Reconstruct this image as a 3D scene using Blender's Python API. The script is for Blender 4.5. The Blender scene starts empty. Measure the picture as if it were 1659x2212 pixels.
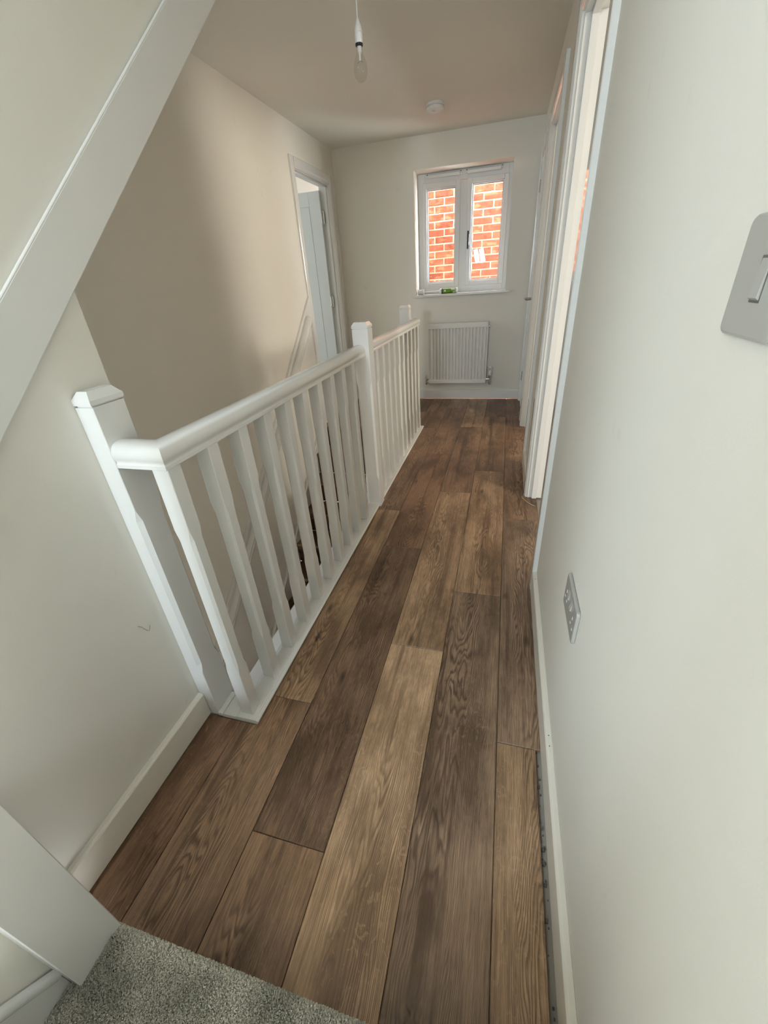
import bpy, bmesh, math, random
from mathutils import Vector, Matrix

sc = bpy.context.scene
col = sc.collection
random.seed(7)

# ------------------------------------------------------------------ camera
def make_camera():
    yaw, pitch, roll, f = .29653824, .51097628, -.07399998, 882.498
    B = Matrix(((1, 0, 0), (0, 0, -1), (0, 1, 0)))
    cy, sy = math.cos(yaw), math.sin(yaw)
    Ry = Matrix(((cy, 0, sy), (0, 1, 0), (-sy, 0, cy)))
    c, s = math.cos(pitch), math.sin(pitch)
    Rx = Matrix(((1, 0, 0), (0, c, -s), (0, s, c)))
    c, s = math.cos(roll), math.sin(roll)
    Rz = Matrix(((c, -s, 0), (s, c, 0), (0, 0, 1)))
    R = Rz @ Rx @ Ry @ B                      # world -> image axes (right, down, forward)
    cam = bpy.data.cameras.new('camera')
    cam.sensor_fit = 'VERTICAL'
    cam.sensor_height = 36
    cam.lens = f / 2212 * 36
    cam.clip_start = .01
    o = bpy.data.objects.new('camera', cam)
    col.objects.link(o)
    M = Matrix((R[0], -R[1], -R[2])).transposed().to_4x4()
    M.translation = (0, 0, 1.2)
    o.matrix_world = M
    sc.camera = o
make_camera()

# ------------------------------------------------------------------ world, window light, exposure
W = bpy.data.worlds.new('overcast_sky'); sc.world = W; W.use_nodes = True
bg = W.node_tree.nodes['Background']
bg.inputs[0].default_value = (.93, .97, 1, 1)
bg.inputs[1].default_value = 30.0

def window_light(name, loc, direction, sx, sy, power, color):
    l = bpy.data.lights.new(name, 'AREA'); l.shape = 'RECTANGLE'
    l.size, l.size_y, l.energy, l.color = sx, sy, power, color
    o = bpy.data.objects.new(name, l); col.objects.link(o)
    o.location = loc
    o.rotation_euler = Vector(direction).to_track_quat('-Z', 'Z').to_euler()
    return o
# daylight entering the windows of the rooms off the landing and of the stair behind the camera, plus an added fill at the turn
window_light('daylight_stair_window', (-.785, -1.66, 1.60), (.25, 1, -.15), .10, .28, 18, (.74, .89, 1))
window_light('daylight_stair_window', (-.655, -1.66, 1.60), (.25, 1, -.15), .10, .28, 18, (.74, .89, 1))
window_light('fill_stair_turn', (-1.66, -1.0, 1.20), (1, .7, -.05), 1.0, .8, 28, (.74, .89, 1))  # added fill lamp brightening the long wall, not a known window
window_light('daylight_bedroom_window', (3.25, .15, 1.60), (-1, .55, -.1), .6, .9, 92, (1, .95, .85))
window_light('daylight_bathroom_window', (3.25, 3.25, 1.68), (-1, 0, -.15), .9, .8, 62, (1, .92, .77))
window_light('daylight_left_room_window', (-4.25, 3.6, 1.45), (1, .1, -.1), 1.2, 1.1, 30, (.84, .96, 1))
window_light('daylight_hall_window', (-1.25, -1.66, -1.2), (0, 1, -.1), .7, 1.2, 7, (1, .86, .64))

vs = sc.view_settings
vs.view_transform = 'Standard'; vs.look = 'None'; vs.gamma = 1.0; vs.use_curve_mapping = False
vs.exposure = 0.07
sc.cycles.use_denoising = True
sc.cycles.max_bounces = 7; sc.cycles.diffuse_bounces = 4; sc.cycles.glossy_bounces = 3
sc.cycles.use_adaptive_sampling = True; sc.cycles.adaptive_threshold = .06; sc.cycles.adaptive_min_samples = 12
sc.cycles.use_light_tree = False; sc.cycles.caustics_reflective = False; sc.cycles.caustics_refractive = False
sc.cycles.transparent_max_bounces = 12
sc.cycles.sample_clamp_indirect = 6

# ------------------------------------------------------------------ materials
def srgb(r, g, b):
    f = lambda c: (c / 12.92 if c <= .04045 else ((c + .055) / 1.055) ** 2.4)
    return (f(r / 255), f(g / 255), f(b / 255), 1)

class NT:
    def __init__(s, name):
        s.m = bpy.data.materials.new(name); s.m.use_nodes = True
        s.t = s.m.node_tree; s.b = s.t.nodes['Principled BSDF']; s.out = s.t.nodes['Material Output']
    def n(s, typ, **kw):
        nd = s.t.nodes.new(typ)
        ins = kw.pop('ins', {})
        for k, v in kw.items(): setattr(nd, k, v)
        for k, v in ins.items(): s.set(nd.inputs[k], v)
        return nd
    def set(s, sock, v):
        if isinstance(v, bpy.types.NodeSocket): s.t.links.new(v, sock)
        elif hasattr(sock.default_value, '__len__') and not hasattr(v, '__len__'):
            sock.default_value = [v] * len(sock.default_value)
        else: sock.default_value = v
    def math(s, op, a, b=0.0, c=0.0, clamp=False):
        nd = s.n('ShaderNodeMath', operation=op, use_clamp=clamp)
        s.set(nd.inputs[0], a); s.set(nd.inputs[1], b); s.set(nd.inputs[2], c)
        return nd.outputs[0]
    def ramp(s, fac, *stops):
        nd = s.n('ShaderNodeValToRGB'); s.set(nd.inputs[0], fac)
        el = nd.color_ramp.elements
        while len(el) < len(stops): el.new(.5)
        for e, (p, c) in zip(el, stops):
            e.position = p; e.color = c if hasattr(c, '__len__') else (c, c, c, 1)
        return nd.outputs[0]
    def mix(s, fac, a, b, blend='MIX'):
        nd = s.n('ShaderNodeMix', data_type='RGBA', blend_type=blend)
        s.set(nd.inputs[0], fac); s.set(nd.inputs[6], a); s.set(nd.inputs[7], b)
        return nd.outputs[2]
    def noise(s, vec, scale, detail=3, rough=.5, dist=0):
        nd = s.n('ShaderNodeTexNoise', ins={'Scale': scale, 'Detail': detail, 'Roughness': rough, 'Distortion': dist})
        if vec is not None: s.set(nd.inputs['Vector'], vec)
        return nd.outputs['Fac']
    def obj(s): return s.n('ShaderNodeTexCoord').outputs['Object']
    def mapv(s, vec, scale=(1, 1, 1), loc=(0, 0, 0)):
        nd = s.n('ShaderNodeMapping'); s.set(nd.inputs[0], vec)
        s.set(nd.inputs['Scale'], scale); s.set(nd.inputs['Location'], loc)
        return nd.outputs[0]
    def bump(s, h, strength, dist=.01):
        nd = s.n('ShaderNodeBump', ins={'Strength': strength, 'Distance': dist, 'Height': h})
        s.t.links.new(nd.outputs[0], s.b.inputs['Normal'])
    def p(s, **kw):
        names = {'color': 'Base Color', 'rough': 'Roughness', 'metal': 'Metallic', 'spec': 'Specular IOR Level',
                 'coat': 'Coat Weight', 'coat_rough': 'Coat Roughness', 'ior': 'IOR'}
        for k, v in kw.items(): s.set(s.b.inputs[names[k]], v)
        return s.m

def plain(name, c, rough=.5, metal=0, bump=None, spec=.5, coat=0):
    n = NT(name)
    if bump:
        n.bump(n.noise(n.obj(), bump[0], 3), bump[1], bump[2])
    return n.p(color=(*c, 1) if len(c) == 3 else c, rough=rough, metal=metal, spec=spec, coat=coat, coat_rough=.06)

def wall_paint(name, c, scuff=0.0):
    n = NT(name); v = n.obj()
    tone = n.noise(v, 1.3, 4)
    base = n.mix(n.ramp(tone, (.3, 0.0), (.7, 1.0)), (*[x * .965 for x in c], 1), (*c, 1))
    if scuff:
        s1 = n.noise(n.mapv(v, (1, 3, 1.2), (3, 1, 7)), 5.5, 5, .62)
        m = n.ramp(s1, (.66, 0.0), (.72, 1.0))
        base = n.mix(n.math('MULTIPLY', m, scuff), base, (*[x * .78 for x in c], 1))
    n.bump(n.noise(v, 260, 2), .06, .002)
    return n.p(color=base, rough=.85, spec=.25)

WALL = (.845, .81, .735)
M_wall = wall_paint('matt_wall_paint', WALL, .25)
M_ceil = wall_paint('matt_ceiling_paint', (.80, .76, .68))
M_gloss = plain('white_satin_woodwork', (.81, .80, .78), .22, bump=(90, .03, .002), spec=.5, coat=.35)
M_gloss2 = plain('white_gloss_architrave', (.81, .80, .78), .13, spec=.55, coat=.6)
M_string = plain('white_eggshell_string', (.80, .79, .76), .38, bump=(120, .04, .002))
M_upvc = plain('white_window_frame', (.86, .86, .85), .3)
M_plastic = plain('white_moulded_plastic', (.82, .81, .79), .32)
M_plate = plain('satin_grey_plate', (.44, .43, .40), .25)
M_chrome = plain('chrome', (.55, .54, .52), .16, 1)
M_dark = plain('dark_gasket_and_shade', (.02, .02, .02), .6)
M_enamel = plain('white_radiator_enamel', (.83, .81, .78), .3)
M_sub = plain('grey_subfloor_board', (.34, .31, .27), .9)
M_skirt = plain('cream_primed_skirting', (.84, .79, .70), .35, bump=(90, .03, .002))
M_door = plain('pale_painted_door', (.78, .80, .80), .35, bump=(60, .05, .002))
M_black = plain('black_band', (.015, .015, .015), .5)
M_white = plain('white_print_and_glint', (.85, .85, .85), .4)
M_cream = plain('cream_thread', (.75, .62, .36), .8)
M_hair = plain('dark_thread', (.12, .11, .10), .8)
M_ground = plain('grey_ground', (.3, .29, .27), .95)
M_roomfloor = plain('grey_room_floor', (.42, .40, .38), .9)

def m_green():
    n = NT('green_tube_label'); v = n.obj()
    s = n.noise(n.mapv(v, (60, 1, 8)), 3, 2)
    return n.p(color=n.mix(s, (.06, .17, .008, 1), (.19, .38, .02, 1)), rough=.35)
M_green = m_green()

def m_glass():
    n = NT('clear_window_glass')
    lw = n.n('ShaderNodeFresnel', ins={'IOR': 1.45})
    tr = n.n('ShaderNodeBsdfTransparent'); tr.inputs[0].default_value = (.97, .98, .97, 1)
    gl = n.n('ShaderNodeBsdfGlossy'); gl.inputs['Roughness'].default_value = .01
    mx = n.n('ShaderNodeMixShader')
    geo = n.n('ShaderNodeNewGeometry')
    n.t.links.new(n.math('MULTIPLY', lw.outputs[0], n.math('SUBTRACT', 1.0, geo.outputs['Backfacing'])), mx.inputs[0]); n.t.links.new(tr.outputs[0], mx.inputs[1]); n.t.links.new(gl.outputs[0], mx.inputs[2])
    n.t.links.new(mx.outputs[0], n.out.inputs[0])
    return n.m
M_glass = m_glass()
def m_bulb():
    n = NT('clear_bulb_glass')
    lw = n.n('ShaderNodeLayerWeight', ins={'Blend': .12})
    tr = n.n('ShaderNodeBsdfTransparent'); tr.inputs[0].default_value = (.95, .95, .94, 1)
    gl = n.n('ShaderNodeBsdfGlossy'); gl.inputs['Roughness'].default_value = .02
    mx = n.n('ShaderNodeMixShader')
    n.t.links.new(n.math('MULTIPLY_ADD', lw.outputs['Facing'], .35, .03), mx.inputs[0]); n.t.links.new(tr.outputs[0], mx.inputs[1]); n.t.links.new(gl.outputs[0], mx.inputs[2])
    n.t.links.new(mx.outputs[0], n.out.inputs[0])
    return n.m
M_bulb = m_bulb()

def m_plank():
    n = NT('oak_laminate')
    info = n.n('ShaderNodeObjectInfo'); rnd = info.outputs['Random']; tint = info.outputs['Color']
    sep = n.n('ShaderNodeSeparateXYZ'); n.set(sep.inputs[0], n.obj())
    X, Y = sep.outputs[0], sep.outputs[1]
    off = n.math('MULTIPLY', rnd, 57.0)
    def vec(sx, sy, o=1.0):
        c = n.n('ShaderNodeCombineXYZ')
        n.set(c.inputs[0], n.math('MULTIPLY', X, sx)); n.set(c.inputs[1], n.math('MULTIPLY', Y, sy))
        n.set(c.inputs[2], n.math('MULTIPLY', off, o)); return c.outputs[0]
    warp = n.noise(vec(8, 1.3), 1.0, 3, .5)
    warp2 = n.noise(vec(40, 5, 1.3), 1.0, 2, .5)
    # cathedral figure: contour lines of a parabola along the board
    x0 = n.math('MULTIPLY_ADD', n.math('FRACT', n.math('MULTIPLY', rnd, 7.31)), .11, .045)
    dx = n.math('SUBTRACT', X, x0)
    par = n.math('MULTIPLY', n.math('MULTIPLY', dx, dx), 520.0)
    slope = n.math('MULTIPLY_ADD', n.math('FRACT', n.math('MULTIPLY', rnd, 3.77)), 5.0, -2.5)
    fld = n.math('ADD', par, n.math('MULTIPLY', Y, slope))
    fld = n.math('ADD', fld, n.math('MULTIPLY', warp, 8.5))
    fld = n.math('ADD', fld, n.math('MULTIPLY', warp2, .9))
    ring = n.math('FRACT', n.math('MULTIPLY', fld, 3.1))
    ring = n.ramp(ring, (0.0, 0.0), (.35, .1), (.72, 1.0), (.86, .7), (1.0, 0.0))
    gate = n.noise(vec(8, 1.6, 2.1), 1.0, 2)
    gate = n.ramp(gate, (.36, .15), (.56, 1.0))
    ringm = n.math('MULTIPLY', ring, gate)
    fine = n.ramp(n.noise(vec(300, 6.5, .7), 1.0, 5, .65), (.32, 0.0), (.68, 1.0))
    pores = n.ramp(n.noise(vec(620, 24, .4), 1.0, 2, .6), (.52, 0.0), (.66, 1.0))
    smear = n.ramp(n.noise(vec(6.5, 2.4, 3.3), 1.0, 6, .68), (.42, 0.0), (.62, 1.0))
    streak = n.ramp(n.noise(vec(34, 1.2, 1.9), 1.0, 4, .6), (.53, 0.0), (.66, 1.0))
    knot = n.n('ShaderNodeTexVoronoi', feature='F1', ins={'Scale': 1.0, 'Randomness': 1.0})
    n.set(knot.inputs['Vector'], vec(8.5, 3.1, 1.0))
    kd = n.math('ADD', knot.outputs['Distance'], n.math('MULTIPLY', n.math('SUBTRACT', warp2, .5), .28))
    kn = n.ramp(kd, (.0, 1.0), (.10, 0.0))
    fleck = n.ramp(n.noise(vec(60, 42, 2.7), 1.0, 3, .5, 1.6), (.58, 0.0), (.66, 1.0))
    fleck = n.math('MULTIPLY', fleck, n.ramp(n.noise(vec(6, 1.8, 4.4), 1.0, 2), (.5, 0.0), (.62, 1.0)))
    dark = n.mix(1.0, tint, (.27, .23, .20, 1), 'MULTIPLY')
    light = n.mix(1.0, tint, (1.45, 1.42, 1.36, 1), 'MULTIPLY')
    c = n.mix(fine, n.mix(1.0, tint, (.72, .70, .68, 1), 'MULTIPLY'), light)
    c = n.mix(n.math('MULTIPLY', ringm, .85), c, dark)
    c = n.mix(n.math('MULTIPLY', smear, .72), c, dark)
    c = n.mix(n.math('MULTIPLY', streak, .62), c, dark)
    c = n.mix(n.math('MULTIPLY', pores, .42), c, dark)
    c = n.mix(n.math('MULTIPLY', fleck, .22), c, light)
    c = n.mix(n.math('MULTIPLY', kn, .85), c, (.03, .018, .01, 1))
    h = n.math('ADD', n.math('MULTIPLY', fine, .6), n.math('MULTIPLY', ringm, -.5))
    n.bump(h, .12, .002)
    rough = n.math('MULTIPLY_ADD', fine, .12, .40)
    return n.p(color=c, rough=rough, spec=.4)
M_plank = m_plank()

def m_stairwood(name, c):
    n = NT(name); v = n.obj()
    f = n.noise(n.mapv(v, (3, 60, 60)), 1, 4)
    return n.p(color=n.mix(f, (*[x * .6 for x in c], 1), (*[x * 1.3 for x in c], 1)), rough=.45)
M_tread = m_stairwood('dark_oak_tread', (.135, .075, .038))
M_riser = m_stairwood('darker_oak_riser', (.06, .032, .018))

def m_carpet():
    n = NT('grey_cut_pile_carpet'); v = n.obj()
    a = n.noise(v, 420, 2); b = n.noise(v, 9, 3)
    c = n.mix(n.ramp(a, (.3, 0.0), (.7, 1.0)), srgb(176, 170, 156), srgb(255, 250, 236))
    c = n.mix(n.ramp(b, (.4, 0.0), (.7, .35)), c, srgb(120, 122, 108))
    d = n.noise(v, 4.3, 3, .6)
    c = n.mix(n.ramp(d, (.44, 0.0), (.62, .6)), c, srgb(118, 116, 104))  # broad darker pile patches painted in place of shade on the step
    return n.p(color=c, rough=1.0, spec=.1)
M_carpet = m_carpet()

def m_brick():
    n = NT('red_facing_brick')
    info = n.n('ShaderNodeObjectInfo'); v = n.obj()
    off = n.n('ShaderNodeVectorMath', operation='ADD'); n.set(off.inputs[0], v)
    cmb = n.n('ShaderNodeCombineXYZ'); n.set(cmb.inputs[1], n.math('MULTIPLY', info.outputs['Random'], 31)); n.set(off.inputs[1], cmb.outputs[0])
    o = off.outputs[0]
    a = n.noise(o, 22, 5, .6); b = n.noise(n.mapv(o, (1, 1, 2.5)), 9, 3)
    c = n.mix(n.ramp(a, (.35, 0.0), (.65, 1.0)), (.105, .021, .0095, 1), (.165, .043, .020, 1))
    c = n.mix(n.ramp(b, (.56, 0.0), (.63, .55)), c, (.215, .088, .042, 1))
    tone = n.math('MULTIPLY_ADD', info.outputs['Random'], .45, .80)
    hsv = n.n('ShaderNodeHueSaturation'); n.set(hsv.inputs['Color'], c); n.set(hsv.inputs['Value'], tone)
    n.bump(n.noise(o, 40, 4), .6, .006)
    return n.p(color=hsv.outputs[0], rough=.9, spec=.2)
M_brick = m_brick()
M_mortar = plain('cream_mortar', (.27, .215, .14), .95, bump=(120, .4, .003))

# ------------------------------------------------------------------ mesh helpers
class MB:
    def __init__(s): s.v, s.f, s.sm = [], [], []
    def add(s, vs, fs, smooth=False):
        b = len(s.v); s.v += [tuple(p) for p in vs]
        s.f += [tuple(i + b for i in f) for f in fs]; s.sm += [smooth] * len(fs); return s
    def box(s, x0, x1, y0, y1, z0, z1):
        v = [(x, y, z) for z in (z0, z1) for y in (y0, y1) for x in (x0, x1)]
        return s.add(v, [(0, 2, 3, 1), (4, 5, 7, 6), (0, 1, 5, 4), (2, 6, 7, 3), (0, 4, 6, 2), (1, 3, 7, 5)])
    def prism(s, pts, axis, a, b, smooth=False):
        """2-D outline pts swept along axis (0: pts are (y,z); 1: (x,z); 2: (x,y))"""
        def P(p, t):
            return {0: (t, p[0], p[1]), 1: (p[0], t, p[1]), 2: (p[0], p[1], t)}[axis]
        n = len(pts)
        s.add([P(p, a) for p in pts] + [P(p, b) for p in pts], [(i, (i + 1) % n, n + (i + 1) % n, n + i) for i in range(n)], smooth)
        k = len(s.v) - 2 * n
        s.f += [tuple(k + i for i in reversed(range(n))), tuple(k + n + i for i in range(n))]; s.sm += [False, False]
        return s
    def lathe(s, prof, c, axis=2, seg=24, smooth=True):
        """prof: list of (radius, height) along axis from centre c"""
        vs = []
        for r, h in prof:
            for i in range(seg):
                a = 2 * math.pi * i / seg; u, w = r * math.cos(a), r * math.sin(a)
                d = {2: (u, w, h), 1: (u, h, w), 0: (h, u, w)}[axis]
                vs.append((c[0] + d[0], c[1] + d[1], c[2] + d[2]))
        fs = []
        for k in range(len(prof) - 1):
            for i in range(seg):
                j = (i + 1) % seg
                fs.append((k * seg + i, k * seg + j, (k + 1) * seg + j, (k + 1) * seg + i))
        b = len(s.v); s.add(vs, fs, smooth)
        s.f += [tuple(b + i for i in reversed(range(seg))), tuple(b + (len(prof) - 1) * seg + i for i in range(seg))]
        s.sm += [False, False]; return s
    def tube(s, pts, r, seg=8):
        pts = [Vector(p) for p in pts]; vs = []
        for i, p in enumerate(pts):
            t = (pts[min(i + 1, len(pts) - 1)] - pts[max(i - 1, 0)]).normalized()
            u = t.cross(Vector((0, 0, 1)) if abs(t.z) < .9 else Vector((1, 0, 0))).normalized(); w = t.cross(u)
            for k in range(seg):
                a = 2 * math.pi * k / seg; vs.append(p + u * (r * math.cos(a)) + w * (r * math.sin(a)))
        fs = [(i * seg + k, i * seg + (k + 1) % seg, (i + 1) * seg + (k + 1) % seg, (i + 1) * seg + k) for i in range(len(pts) - 1) for k in range(seg)]
        b = len(s.v); s.add(vs, fs, True)
        s.f += [tuple(b + i for i in reversed(range(seg))), tuple(b + (len(pts) - 1) * seg + i for i in range(seg))]; s.sm += [False, False]
        return s
    def sweep(s, prof, path, ups):
        """sweep closed profile [(side,up)] through path points; ups: per-point (side vector, up vector)"""
        n = len(prof); vs = []
        for p, (sd, up) in zip(path, ups):
            for a, b in prof: vs.append(Vector(p) + Vector(sd) * a + Vector(up) * b)
        fs = [(i * n + k, i * n + (k + 1) % n, (i + 1) * n + (k + 1) % n, (i + 1) * n + k) for i in range(len(path) - 1) for k in range(n)]
        b = len(s.v); s.add(vs, fs, True)
        s.f += [tuple(b + i for i in reversed(range(n))), tuple(b + (len(path) - 1) * n + i for i in range(n))]; s.sm += [False, False]
        return s
    def mesh(s, name, mat, off=(0, 0, 0)):
        me = bpy.data.meshes.new(name)
        me.from_pydata([(a - off[0], b - off[1], c - off[2]) for a, b, c in s.v], [], s.f)
        me.polygons.foreach_set('use_smooth', s.sm)
        bm = bmesh.new(); bm.from_mesh(me); bmesh.ops.recalc_face_normals(bm, faces=bm.faces); bm.to_mesh(me); bm.free()
        if mat: me.materials.append(mat)
        return me
    def build(s, name, mat, parent=None, bevel=0, seg=2, loc=None):
        """world-space geometry -> one object; origin at loc (default: parent's base or the world origin)"""
        pw = wloc(parent) if parent else Vector((0, 0, 0))
        off = Vector(loc) if loc else pw
        o = bpy.data.objects.new(name, s.mesh(name, mat, off)); col.objects.link(o)
        if parent: o.parent = parent
        o.location = off - pw
        if bevel:
            m = o.modifiers.new('edge', 'BEVEL'); m.width = bevel; m.segments = seg; m.limit_method = 'ANGLE'; m.angle_limit = math.radians(40)
        elif any(s.sm):
            m = o.modifiers.new('edge', 'EDGE_SPLIT'); m.split_angle = math.radians(38)
        return o

def wloc(o):
    p = Vector((0, 0, 0))
    while o: p += o.location; o = o.parent
    return p
def tag(o, label=None, cat=None, group=None, kind=None):
    if label: o['label'] = label
    if cat: o['category'] = cat
    if group: o['group'] = group
    if kind: o['kind'] = kind
    return o
def empty(name, loc, label, cat, group=None, kind=None):
    o = bpy.data.objects.new(name, None); col.objects.link(o); o.location = loc; o.empty_display_size = .05
    return tag(o, label, cat, group, kind)
def copy_of(o, parent, loc):
    c = o.copy(); col.objects.link(c); c.parent = parent; c.location = loc; return c

# ------------------------------------------------------------------ key dimensions (metres)
XR, XL, XN = .20, -1.693, -.862          # right wall, stairwell wall, wall stub beside the landing
YF, ZC = 4.71, 2.31                      # end wall, ceiling
DH = 2.02                                # door opening height
D1, D2, D3 = (1.552, 2.352), (2.95, 3.735), (3.985, 4.615)
DL = (3.80, 4.53)                        # doorway in the left wall
WX0, WX1, WZ0, WZ1 = -.917, -.033, 1.058, 2.072
YTOP = 3.64                              # landing edge at the head of the lower stair
RISE, GO = .198, .225

# ------------------------------------------------------------------ floor
fb = MB()
fb.box(-.785, .30, .085, YF, -.22, -.012)
fb.box(XN, -.785, .085, .745, -.22, -.012)
fb.box(XL, -.785, YTOP, YF, -.22, -.012)
floor = tag(fb.build('floor', M_sub), 'brown oak-effect plank floor along the landing', 'floor', kind='structure')

LIGHT, MID, DARK, GREY, RED, TAN = (.55, .375, .238), (.295, .186, .115), (.22, .138, .085), (.30, .206, .140), (.265, .156, .093), (.40, .265, .165)
def plank_mesh(w, L, cache={}):
    k = (round(w, 4), round(L, 4))
    if k not in cache:
        g, b, t = .0006, .0016, .012
        m = MB()
        r0 = [(g, g), (w - g, g), (w - g, L - g), (g, L - g)]
        r1 = [(g + b, g + b), (w - g - b, g + b), (w - g - b, L - g - b), (g + b, L - g - b)]
        m.add([(x, y, -t) for x, y in r0] + [(x, y, -b) for x, y in r0] + [(x, y, 0) for x, y in r1],
              [(3, 2, 1, 0), (8, 9, 10, 11)] + [(i, (i + 1) % 4, 4 + (i + 1) % 4, 4 + i) for i in range(4)] + [(4 + i, 4 + (i + 1) % 4, 8 + (i + 1) % 4, 8 + i) for i in range(4)])
        cache[k] = m.mesh('plank', M_plank)
    return cache[k]
def plank(x0, x1, y0, y1, c):
    o = bpy.data.objects.new('plank', plank_mesh(x1 - x0, y1 - y0)); col.objects.link(o)
    o.parent = floor; o.location = (x0, y0, 0); o.color = (*c, 1); return o
SX = [.0622 - .1985 * k for k in range(12)]
Y0 = .09
# strip beside the wall (cut short of the skirting near the stair), then strips to the left
plank(SX[0], .171, Y0, .760, TAN)
plank(SX[0], .255, .760, 2.077, GREY)
plank(SX[0], .255, 2.077, 3.387, MID)
plank(SX[0], .255, 3.387, YF - .005, RED)
def strip(k, joints, cols, y0=Y0, y1=YF - .005, x0=None):
    ys = [y0] + joints + [y1]
    for a, b, c in zip(ys[:-1], ys[1:], cols): plank(SX[k] if x0 is None else x0, SX[k - 1], a, b, c)
strip(1, [1.409, 2.72, 4.03], [GREY, TAN, MID, RED])
strip(2, [1.064, 2.366, 3.685], [LIGHT, TAN, MID, TAN])
strip(3, [.389, 1.703, 3.01, 4.317], [MID, DARK, RED, MID, TAN])
nk = MB().prism([(SX[4] + .001, Y0), (SX[3] - .001, Y0), (SX[3] - .001, .759), (-.6735, .759), (-.6735, .6515), (SX[4] + .001, .6515)], 2, -.012, -.0003).build('plank', M_plank, floor, bevel=.0012, seg=1, loc=(SX[4], Y0, 0))
nk.color = (*MID, 1)
strip(4, [2.078, 3.395], [TAN, MID, MID], .760, 3.652, x0=-.674)
strip(4, [], [MID], 3.652)
plank(-.857, SX[4], Y0, .652, RED)
for k, js in ((5, [4.18]), (6, []), (7, [4.36]), (8, [])):
    strip(k, js, [MID, DARK, TAN], 3.652)
strip(9, [4.1], [MID, TAN], 3.652, x0=XL + .003)

# ------------------------------------------------------------------ walls, ceiling
def wall_with_openings(axis_pts, openings, z0, z1):
    """boxes [(a0,a1,z0,z1)] of a wall from axis_pts[0] to axis_pts[1] leaving openings [(a0,a1,zb,zt)]"""
    out = []; a = axis_pts[0]
    for o0, o1, zb, zt in sorted(openings):
        out.append((a, o0, z0, z1))
        if zb > z0: out.append((o0, o1, z0, zb))
        if zt < z1: out.append((o0, o1, zt, z1))
        a = o1
    out.append((a, axis_pts[1], z0, z1)); return out
lin = .022                                # lining thickness
m = MB()
for a, b, c, d in wall_with_openings((-1.70, YF + .285), [(D1[0] - lin, D1[1] + lin, 0, DH + lin), (D2[0] - lin, D2[1] + lin, 0, DH + lin), (D3[0] - lin, D3[1] + lin, 0, DH + lin)], 0, ZC):
    m.box(XR, XR + .1, a, b, c, d)
tag(m.build('wall_right', M_wall), 'long white painted wall with light switch, socket and three doorways', 'wall', kind='structure')
m = MB()
for a, b, c, d in wall_with_openings((-1.8, YF + .285), [(DL[0] - lin, DL[1] + lin, 0, DH + lin)], -2.575, ZC):
    m.box(XL - .1, XL, a, b, c, d)
tag(m.build('wall_left', M_wall), 'tall white stairwell wall with handrail and an open doorway', 'wall', kind='structure')
m = MB()
for a, b, c, d in wall_with_openings((XL - .1, XR), [(WX0, WX1, WZ0, WZ1)], 0, ZC):
    m.box(a, b, YF, YF + .285, c, d)
tag(m.build('wall_far', M_wall), 'white end wall with the window and radiator', 'wall', kind='structure')
# stub beside the landing: under the upper flight it rises with the string
S0 = (.76, 1.232); SL = .883
ztop = lambda y: S0[1] + SL * (y - S0[0])
m = MB().prism([(-.12, 0), (.76, 0), (.76, S0[1] + .01), (.76 + (ZC - S0[1]) / SL, ZC), (-.12, ZC)], 0, XN - .1, XN)
tag(m.build('wall_stub', M_wall), 'white wall stub behind the first newel post, below the sloping stair string', 'wall', kind='structure')
m = MB().prism([(.053, 0), (.053, .50), (-1.2, .50), (-1.2, 0)], 0, XN, -.642)
tag(m.build('wall_stair_side', M_wall), 'painted wall above the carpeted stair string', 'wall', kind='structure')
m = MB().box(XL - .1, XR + .1, -1.8, -1.7, -2.575, ZC)
tag(m.build('wall_back', M_wall), 'wall behind the stair', 'wall', kind='structure')
m = MB().box(-.17, XR, -.5, -.4, 0, ZC)  # unseen block added behind the camera to keep stair light off the near wall
tag(m.build('wall_shade_nib', M_wall), 'unseen wall piece added to shade the near end of the long wall', 'wall', kind='structure')
m = MB().box(XL, XN - .1, -1.7, YTOP + .1, -2.7, -2.575).box(XN - .1, -.785, .2, YTOP, -2.7, -2.575)
tag(m.build('floor_hall', M_tread), 'dark oak hall floor at the foot of the lower stair', 'floor', kind='structure')
m = MB().box(-.785, -.685, -1.7, YTOP, -2.575, -.22)
tag(m.build('wall_under_landing', M_wall), 'stairwell wall below the landing edge', 'wall', kind='structure')
m = MB().box(XL - .1, XR + .1, -1.8, YF + .285, ZC, ZC + .1)
tag(m.build('ceiling', M_ceil), 'plain white painted ceiling over the landing', 'ceiling', kind='structure')
m = MB().prism([(-1.7, ztop(-1.7)), (1.98, ztop(1.98)), (1.98, ztop(1.98) + .16), (-1.7, ztop(-1.7) + .16)], 0, XL, XN - .1)
tag(m.build('ceiling_stair_soffit', M_ceil), 'sloping underside of the upper stair flight', 'ceiling', kind='structure')

tag(MB().box(XL, XN, -1.7, -.12, .5, .6).build('floor_stair_turn', M_carpet), 'carpeted quarter landing where the stair turns', 'floor', kind='structure')
# upper flight's closed string: proud board with a rounded top bead
m = MB()
ya, yb = -.12, 1.97
H = .124
m.prism([(ya, ztop(ya)), (yb, ztop(yb)), (yb, ztop(yb) + H), (ya, ztop(ya) + H)], 0, XN, XN + .010)
us = tag(m.build('stair_string', M_string, bevel=.002), 'white painted sloping stair string rising past the wall stub', 'stair string')
prof = [(.0038 * math.cos(a), .003 * math.sin(a)) for a in [math.pi * 2 * i / 16 for i in range(16)]]
n = Vector((0, -SL, 1)).normalized()
b = MB().sweep(prof, [(XN + .006, ya, ztop(ya) + H), (XN + .006, yb, ztop(yb) + H)], [((1, 0, 0), n)] * 2)
b.build('bead', M_string, us)

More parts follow.
